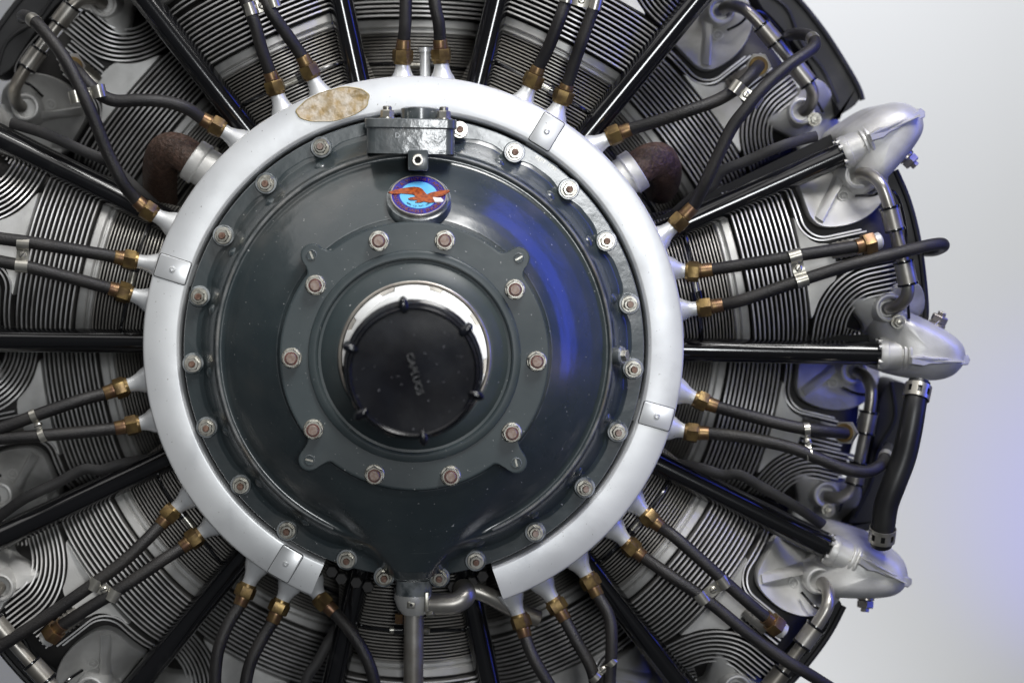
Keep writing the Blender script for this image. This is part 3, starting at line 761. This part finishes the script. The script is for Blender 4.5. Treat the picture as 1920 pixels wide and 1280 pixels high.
def fit_geo(sg):
    g = G(); c = Vector((*k2(985, 50*sg), -0.026)); X = frame(c, (0.35, 0.9*sg, 0.15))
    g.lathe([(0.009, 0.0), (0.009, 0.005), (0.006, 0.006)], 20, X=X)
    g.lathe(hexprof(0.0088, 0.006, 0.0135), 6, X=X); g.lathe(hexprof(0.0045, 0.0135, 0.0175), 6, X=X)
    X2 = frame(c+Vector((-0.010, -0.002*sg, 0.012)), (0.3, 0.3*sg, 1)); g.lathe(hexprof(0.0036, 0, 0.006), 6, X=X2, mat=1)
    g.tube([c+Vector((-0.010, -0.002*sg, 0.017)), c+Vector((0.0, 0.006*sg, 0.010)), c+Vector((0.006, 0.012*sg, 0.004))], 0.0006, 6, 1)
    return mesh('drain_plug', setback(g), ['bezel', 'steel'])
BX_ = {sg: (box_geo(sg), lid_geo(sg), fit_geo(sg)) for sg in (1, -1)}
for k in range(14):
    a = k*STEP+math.radians({0: -0.5, 1: -1.0}.get(k, 0))
    sg = 1 if k % 2 == 0 else -1
    rod = put('pushrod_tube', rod_me, eng, ang=a)
    put('gland_nut', clamp_me, rod); put('lock_wire', wire_me, rod)
    bx = put('rocker_box', BX_[sg][0], eng, ang=a)
    put('lid_flange', BX_[sg][1], bx); put('drain_plug', BX_[sg][2], bx)
# rubber seals beside the tubes
side = {0: -1, 1: 1, 2: -1, 3: 1, 4: -1, 5: 1, 6: -1, 7: -1, 8: -1, 9: -1, 10: -1, 11: 1, 12: 1, 13: 1}
for k in range(14):
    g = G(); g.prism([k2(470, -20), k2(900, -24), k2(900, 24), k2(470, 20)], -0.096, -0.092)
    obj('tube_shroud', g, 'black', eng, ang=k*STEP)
    if k not in (1, 6, 8, 13, 10): continue
    s_ = side[k]; rnd = random.Random(k)
    pts = [(*k2(560, 16*s_), -0.075), (*k2(600, 30*s_), -0.06), (*k2(640, (34+rnd.uniform(0, 12))*s_), -0.056), (*k2(668, 52*s_), -0.052), (*k2(720, 50*s_), -0.05), (*k2(790, (44+rnd.uniform(-6, 6))*s_), -0.045), (*k2(862, 36*s_), -0.062)]
    g = G(); g.tube(catmull(pts, 6), 0.0058, 10, flat=0.6)
    obj('rubber_seal', g, 'seal', eng, ang=k*STEP)

# ---------------------------------------------------------------- ignition leads
LEADS = [
 # base, nut, sleeve end, path [(x,y,d)], end kind
 ((1262, 503), (1300, 509), (1336, 505), [(1420, 492, -.006), (1490, 480, 0.0), (1560, 469, .002), (1612, 461, 0.002)], 'nut', (1648, 451, 0.0)),
 ((1275, 581), (1322, 577), (1356, 571), [(1400, 560, -.006), (1500, 526, 0.0), (1600, 495, .004), (1700, 470, .004), (1742, 460, .0), (1765, 457, -.012), (1768, 462, -.03), (1752, 469, -.06), (1735, 470, -.10)], None, None),
 ((1110, 272), (1153, 253), (1183, 242), [(1230, 228, -.008), (1290, 208, 0.0), (1345, 188, 0), (1385, 163, -.002), (1413, 135, -.012), (1430, 114, -.05)], 'ring', None),
 ((1240, 447), (1274, 415), (1300, 387), [(1318, 352, -.004), (1345, 295, .004), (1372, 240, .008), (1400, 203, .010), (1432, 165, .008), (1480, 122, .0), (1512, 100, -.01), (1528, 84, -.02), (1518, 68, -.04), (1495, 64, -.08), (1480, 66, -.14)], 'cuff', None),
 ((980, 190), (1000, 150), (1010, 125), [(1026, 95, -.008), (1046, 45, .0), (1062, 0, .0), (1078, -60, -.004)], None, None),
 ((1042, 218), (1056, 180), (1064, 158), [(1078, 115, -.008), (1097, 60, .0), (1115, 10, .002), (1138, -60, .0)], None, None),
 ((755, 148), (755, 105), (757, 74), [(760, 40, -.008), (762, -60, -.006)], None, None),
 ((831, 148), (827, 103), (825, 74), [(823, 45, -.01), (816, 10, -.008), (808, -60, -.01)], None, None),
 ((530, 212), (515, 162), (506, 135), [(490, 90, -.006), (478, 45, .0), (462, 5, .0), (440, -50, -.004)], None, None),
 ((602, 178), (580, 133), (566, 105), [(540, 68, -.008), (512, 28, 0), (480, -30, 0)], None, None),
 ((450, 262), (405, 237), (378, 222), [(350, 203, -.006), (310, 191, .0), (262, 188, .004), (215, 189, .004), (180, 172, .002), (150, 140, -.004), (125, 112, -.03)], 'ring', None),
 ((322, 420), (278, 396), (256, 376), [(230, 343, -.004), (200, 282, .004), (175, 220, .010), (148, 160, .012), (118, 105, .008), (85, 62, -.002), (62, 38, -.014), (45, 30, -.05), (42, 34, -.12)], 'cuff', None),
 ((298, 496), (243, 487), (214, 481), [(150, 470, -.006), (60, 455, .0), (0, 447, .0), (-60, 438, -.004)], None, None),
 ((277, 563), (232, 548), (204, 540), [(130, 520, -.006), (50, 500, .0), (0, 490, .0), (-60, 476, 0)], None, None),
 ((270, 712), (226, 727), (195, 738), [(150, 750, -.006), (80, 774, .0), (0, 803, .0), (-60, 822, 0)], None, None),
 ((285, 789), (247, 797), (215, 803), [(150, 810, -.006), (70, 817, .0), (0, 822, .0), (-60, 825, 0)], None, None),
 ((355, 930), (318, 963), (300, 985), [(270, 1016, -.006), (222, 1060, 0), (150, 1112, .002), (80, 1160, .002), (0, 1212, .0), (-60, 1250, 0)], None, None),
 ((398, 985), (364, 1009), (340, 1027), [(300, 1053, -.006), (230, 1100, .0), (160, 1143, 0), (112, 1174, -.004)], 'nut', (72, 1212, -.012)),
 ((480, 1060), (460, 1108), (449, 1135), [(425, 1175, -.008), (408, 1225, -.004), (403, 1290, -.004), (408, 1350, -.01)], None, None),
 ((542, 1098), (523, 1138), (510, 1167), [(488, 1203, -.008), (467, 1250, -.004), (457, 1310, -.004), (455, 1350, -.01)], None, None),
 ((578, 1100), (606, 1127), (627, 1148), [(655, 1180, -.006), (682, 1222, .0), (700, 1270, .0), (708, 1340, -.006)], None, None),
 ((960, 1118), (977, 1165), (985, 1194), [(1000, 1232, -.008), (1030, 1283, -.004), (1068, 1340, -.006)], None, None),
 ((1018, 1095), (1044, 1135), (1060, 1162), [(1082, 1203, -.008), (1108, 1250, -.004), (1120, 1300, -.004), (1125, 1350, -.006)], None, None),
 ((1085, 1052), (1107, 1090), (1121, 1117), [(1142, 1155, -.006), (1147, 1200, .0), (1143, 1280, .0), (1140, 1350, 0)], None, None),
 ((1152, 990), (1184, 1026), (1207, 1044), [(1250, 1074, -.004), (1330, 1128, .002), (1400, 1185, .004), (1470, 1235, .004), (1520, 1265, -.002), (1560, 1290, -.02)], None, None),
 ((1192, 942), (1218, 970), (1240, 988), [(1270, 1010, -.004), (1332, 1065, .002), (1395, 1122, .002), (1440, 1160, .0)], 'nut', (1490, 1202, -.008)),
 ((1278, 734), (1316, 752), (1346, 763), [(1400, 778, -.006), (1480, 798, .0), (1530, 806, .0), (1570, 810, -.008), (1592, 812, -.02)], 'ring', None),
 ((1260, 803), (1298, 811), (1330, 812), [(1400, 820, -.006), (1480, 838, .002), (1530, 857, .004), (1585, 879, .004), (1625, 884, -.002), (1650, 872, -.015), (1660, 855, -.05), (1664, 842, -.10), (1664, 838, -.16)], 'cuff', None),
]
HR = 0.0064
for base, nut, slv, path, end, ep in LEADS:
    B0 = unp(*base, -0.022); Nn = unp(*nut, -0.020); Sv = unp(*slv, -0.016)
    ax = (Nn-B0).normalized(); ln = (Nn-B0).length
    a = math.atan2(B0.y, B0.x); rad_ = Vector((cos(a), sin(a), 0))
    # flared spigot of the ring
    P0 = B0-rad_*0.006; pts = [P0, P0+(Nn-P0)*0.25, P0+(Nn-P0)*0.42, P0+(Nn-P0)*0.6, P0+(Nn-P0)*0.95]
    g = G(); g.tube(pts, [0.0150, 0.0122, 0.0092, 0.0075, 0.0072], 28, up=(0, 0, 1))
    obj('outlet_spigot', g, 'silver', ringo)
    pp = [Sv-(Sv-Nn)*0.2, Sv]+[unp(x, y, d) for x, y, d in path]
    cur = catmull(pp, 8)
    g = G(); g.tube(cur, HR, 18)
    lead = obj('ignition_lead', g, 'rubber', eng)
    g = G(); t2 = (Sv-Nn).normalized(); X = frame(Nn, (ax*0.6+t2*0.4))
    g.lathe([(0.0072, -0.0085), (0.0088, -0.0085), (0.0092, -0.006), (0.0092, -0.0045)], 24, X=X)
    hx = Matrix.Rotation(random.uniform(0, 1), 4, 'Z')
    g.lathe([(0.006, -0.0055), (0.0104, -0.0055), (0.0108, -0.004), (0.0108, 0.0045), (0.0102, 0.006), (0.0068, 0.006)], 6, X=X @ hx)
    obj('coupling_nut', g, 'brass', lead, angle=28)
    g = G(); g.tube([Nn+t2*0.004, Nn+t2*0.006, Sv-t2*0.0008, Sv], [0.0078, 0.0074, 0.0072, 0.0068], 24)
    g.tube([Nn+t2*0.007, Nn+t2*0.0085], 0.0079, 24)
    obj('sleeve', g, 'copper', lead)
    E = cur[-1]; te = (cur[-1]-cur[-3]).normalized()
    if end == 'nut':
        e2 = unp(*ep); te = (e2-E).normalized(); g = G()
        g.tube([E-te*0.004, E+te*0.006], [0.0078, 0.0078], 20)
        X = frame(E+te*0.010, te); g.lathe([(0.006, -0.006), (0.0112, -0.006), (0.0118, -0.004), (0.0118, 0.004), (0.0112, 0.006), (0.004, 0.006)], 6, X=X)
        g.lathe([(0.0085, 0.006), (0.0085, 0.012), (0.006, 0.014), (0, 0.0145)], 20, mat=1, X=X)
        obj('end_nut', g, ['copper', 'alu'], lead, angle=28)
    elif end == 'ring':
        c = cur[-4]; te = (cur[-1]-c).normalized(); X = frame(cur[-5], Vector((te.x, te.y, te.z-0.9)))
        g = G(); g.lathe([(0.0064, 0.0), (0.0094, 0.0), (0.0098, 0.001), (0.0098, 0.005)], 24, X=X)
        g.lathe([(0.0098, 0.002), (0.0125, 0.002), (0.0130, 0.004), (0.0130, 0.012), (0.006, 0.012)], 6, mat=1, X=X)
        obj('end_nut', g, ['brass', 'pipe'], lead, angle=28)
    elif end == 'cuff':
        i = int(len(cur)*0.80); g = G(); g.tube(cur[i-2:i+2], HR+0.0007, 18); obj('cuff', g, 'nickel', lead)

# clips that pair the leads
CLIPS = [((1490, 480), (1503, 526), .002, 1), ((1381, 165), (1415, 190), .006, 1), ((1064, -5), (1116, 8), .001, 1), ((470, 18), (512, 4), 0, 1), ((143, 182), (186, 172), .008, 1),
         ((45, 457), (42, 498), 0, 1), ((64, 779), (80, 816), 0, 0), ((178, 1094), (213, 1114), .001, 1), ((1356, 1090), (1316, 1119), .002, 1), ((1512, 804), (1516, 851), .002, 0), ((1116, 1268), (1146, 1240), .0, 0)]
for (x1, y1), (x2, y2), d, wide in CLIPS:
    A_, B_ = unp(x1, y1, d), unp(x2, y2, d)
    t = (B_-A_).normalized(); nrm = Vector((-t.y, t.x, 0)); L_ = (B_-A_).length; hw = 0.0062 if wide else 0.003
    g = G(); sec = []
    R_ = HR+0.0006
    for i in range(11):
        aa = PI+0.3-(PI+0.3-0.35)*i/10; sec.append((R_*cos(aa), R_*sin(aa)))
    mid = L_/2
    sec += [(mid-0.0045, 0.0016), (mid, 0.0012), (mid+0.0045, 0.0016)]
    for i in range(11):
        aa = PI-0.35-(PI-0.35+0.3)*i/10; sec.append((L_+R_*cos(aa), R_*sin(aa)))
    vs = []; fs = []; th = 0.0009
    for s_, h in sec:
        for q, e in ((-1, 0), (1, 0), (1, th), (-1, th)):
            p = A_+t*s_+nrm*q*hw+Vector((0, 0, h+e)); vs.append(p)
    for i in range(len(sec)-1):
        for j in range(4): fs.append((i*4+j, i*4+(j+1) % 4, (i+1)*4+(j+1) % 4, (i+1)*4+j))
    fs += [(0, 1, 2, 3), tuple((len(sec)-1)*4+j for j in (3, 2, 1, 0))]
    g.add(vs, fs); clip = obj('lead_clip', g, 'nickel', eng, angle=40)
    g = G(); c = (A_+B_)/2+Vector((0, 0, 0.0022)); X = Matrix.Translation(c) @ Matrix.Rotation(random.uniform(0.3, 1.2), 4, 'Z')
    g.lathe([(0.0038, 0), (0.0036, 0.0014), (0.0024, 0.0023), (0, 0.0024)], 18, X=X)
    g.prism([(-0.0036, -0.0005), (0.0036, -0.0005), (0.0036, 0.0005), (-0.0036, 0.0005)], 0.0015, 0.00255, mat=1, X=X)
    g.tube([c-Vector((0, 0, 0.016)), c], 0.002, 8)
    obj('clip_screw', g, ['nickel', 'dark'], clip)

# ---------------------------------------------------------------- brown boots with grey collars
for sgn, P in ((-1, [(395, 322, -.045), (365, 302, -.045), (336, 284, -.048), (314, 282, -.055), (303, 297, -.07), (300, 322, -.095), (300, 350, -.13), (302, 375, -.17)]),
               (1, [(1160, 340, -.045), (1190, 320, -.045), (1217, 302, -.048), (1236, 300, -.055), (1245, 314, -.07), (1246, 330, -.10), (1242, 345, -.14), (1238, 352, -.18)])):
    pts = [unp(*p) for p in P]
    g = G(); g.tube(catmull(pts[1:], 8), 0.0182, 32); boot = obj('intake_boot', g, 'boot', eng)
    t = (pts[1]-pts[0]).normalized(); X = frame(pts[0], t); L_ = (pts[1]-pts[0]).length
    g = G(); g.lathe([(0.028, -0.03), (0.024, -0.012), (0.0215, 0.0), (0.0205, L_*0.55), (0.0225, L_*0.6), (0.0232, L_*0.65), (0.0225, L_*0.72), (0.0225, L_*1.15), (0.0218, L_*1.2), (0.019, L_*1.2)], 48, X=X)
    obj('boot_collar', g, 'alu', boot)

# ---------------------------------------------------------------- black drain hose at the right with two band clamps
pts = [unp(*p) for p in ((1724, 716, -.03), (1720, 735, -.025), (1714, 765, -.02), (1706, 808, -.018), (1694, 858, -.018), (1676, 906, -.018), (1662, 945, -.02), (1657, 980, -.022), (1654, 1003, -.025), (1652, 1020, -.03))]
cur = catmull(pts, 8); rs = []
for i in range(len(cur)):
    t = i/(len(cur)-1); rs.append(0.0116+0.0016*sin(PI*min(1, max(0, (t-0.1)/0.8))))
g = G(); g.tube(cur, rs, 28); bh = obj('drain_hose', g, 'hose', eng)
for i0, i1 in ((4, 11), (len(cur)-13, len(cur)-6)):
    c = (cur[i0]+cur[i1])/2; t = (cur[i1]-cur[i0]).normalized(); X = frame(c, t, (0, 0, 1)); g = G(); hw = 0.0075
    n = 40; R_ = 0.0141; vs = []; fs = []
    for i in range(n):
        a = 2*PI*i/n
        for h, r in ((-hw, R_), (-hw*0.45, R_), (hw*0.45, R_), (hw, R_), (hw, R_-0.001), (-hw, R_-0.001)): vs.append((r*cos(a), r*sin(a), h))
    for i in range(n):
        q = (i+1) % n; slot = (i % 5) in (0, 1)
        for j in range(6):
            if j in (1, 4) and slot: continue
            k_ = (j+1) % 6; fs.append((i*6+j, q*6+j, q*6+k_, i*6+k_))
    g.add(vs, fs, 0, X=X)
    obj('band_clamp', g, 'nickel', bh)

# ---------------------------------------------------------------- pipes under the nose
g = G(); J = unp(776, 1128, -0.01)
g.tube([unp(776, 1085, -0.008), unp(776, 1118, -0.008)], 0.0185, 28, mat=0)
sump = obj('sump_outlet', g, 'paint', eng)
g = G(); g.tube([unp(776, 1112, -.008), unp(776, 1120, -.008), unp(776, 1138, -.008), unp(776, 1150, -.008)], [0.020, 0.0205, 0.017, 0.012], 28)
g.tube([unp(776, 1132, -.006), unp(806, 1132, -.006)], 0.0105, 20)
tee = obj('sump_tee', g, 'alu', eng)
g = G(); g.tube([unp(776, 1140, -.008), unp(775, 1300, -.008)], 0.0102, 24); obj('down_pipe', g, 'pipe', tee)
g = G(); g.tube(catmull([unp(800, 1132, -.004), unp(830, 1132, -.002), unp(855, 1129, -.002), unp(872, 1116, -.006), unp(868, 1102, -.02)], 6), 0.0112, 20); obj('elbow_pipe', g, 'pipe', tee)
g = G(); g.tube(catmull([unp(868, 1104, -.03), unp(890, 1106, -.03), unp(920, 1118, -.03), unp(960, 1140, -.035), unp(1010, 1160, -.04)], 6), 0.0088, 18); obj('cross_pipe', g, 'pipe', tee)
g = G(); c = unp(771, 1132, .008); X = Matrix.Translation(c)
g.prism(roundrect(0, 0, 0.0085, 0.0075, 0.0015, 3), 0, 0.004, 0.0006, X=X); g.lathe([(0.0016, 0.0042), (0, 0.0042)], 10, X=X, mat=1)
obj('clamp_lug', g, ['steel', 'dark'], tee)
g = G(); g.prism(roundrect(0, 0, 0.0045, 0.020, 0.001, 2), 0, 0.012, 0.0005, X=Matrix.Translation(unp(800, 1124, 0)))
X = frame(unp(806, 1150, .004), (1, 0.2, 0.2)); g.lathe(hexprof(0.004, -0.003, 0.004), 6, X=X)
obj('clamp_bracket', g, ['steel'], tee)
g = G(); g.prism([tuple(unp(x, y, -.02).xy) for x, y in ((738, 1100), (758, 1100), (760, 1150), (752, 1156), (742, 1140))], -0.03, -0.016, 0.001)
X = frame(unp(748, 1150, -.012), (0, -1, 0)); g.lathe(hexprof(0.0045, 0, 0.010), 6, X=X, mat=1)
obj('side_bracket', g, ['baffle', 'copper'], tee)
# nuts and glands under the case lip
g = G()
for x, y in ((640, 1085), (668, 1092), (690, 1100), (850, 1100), (885, 1092), (905, 1080), (622, 1072)):
    g.lathe(hexprof(0.0065, -0.012, 0.0), 6, X=Matrix.Translation(unp(x, y, -0.024)))
obj('lip_nuts', g, 'dark', case, kind='stuff')
# silver post between the two uppermost outlets
g = G(); g.tube([unp(797, 150, -.03), unp(797, 96, -.03)], [0.0055, 0.0052], 16); g.tube([unp(797, 98, -.03), unp(797, 90, -.03)], 0.0068, 16)
obj('ring_post', g, 'silver', ringo)
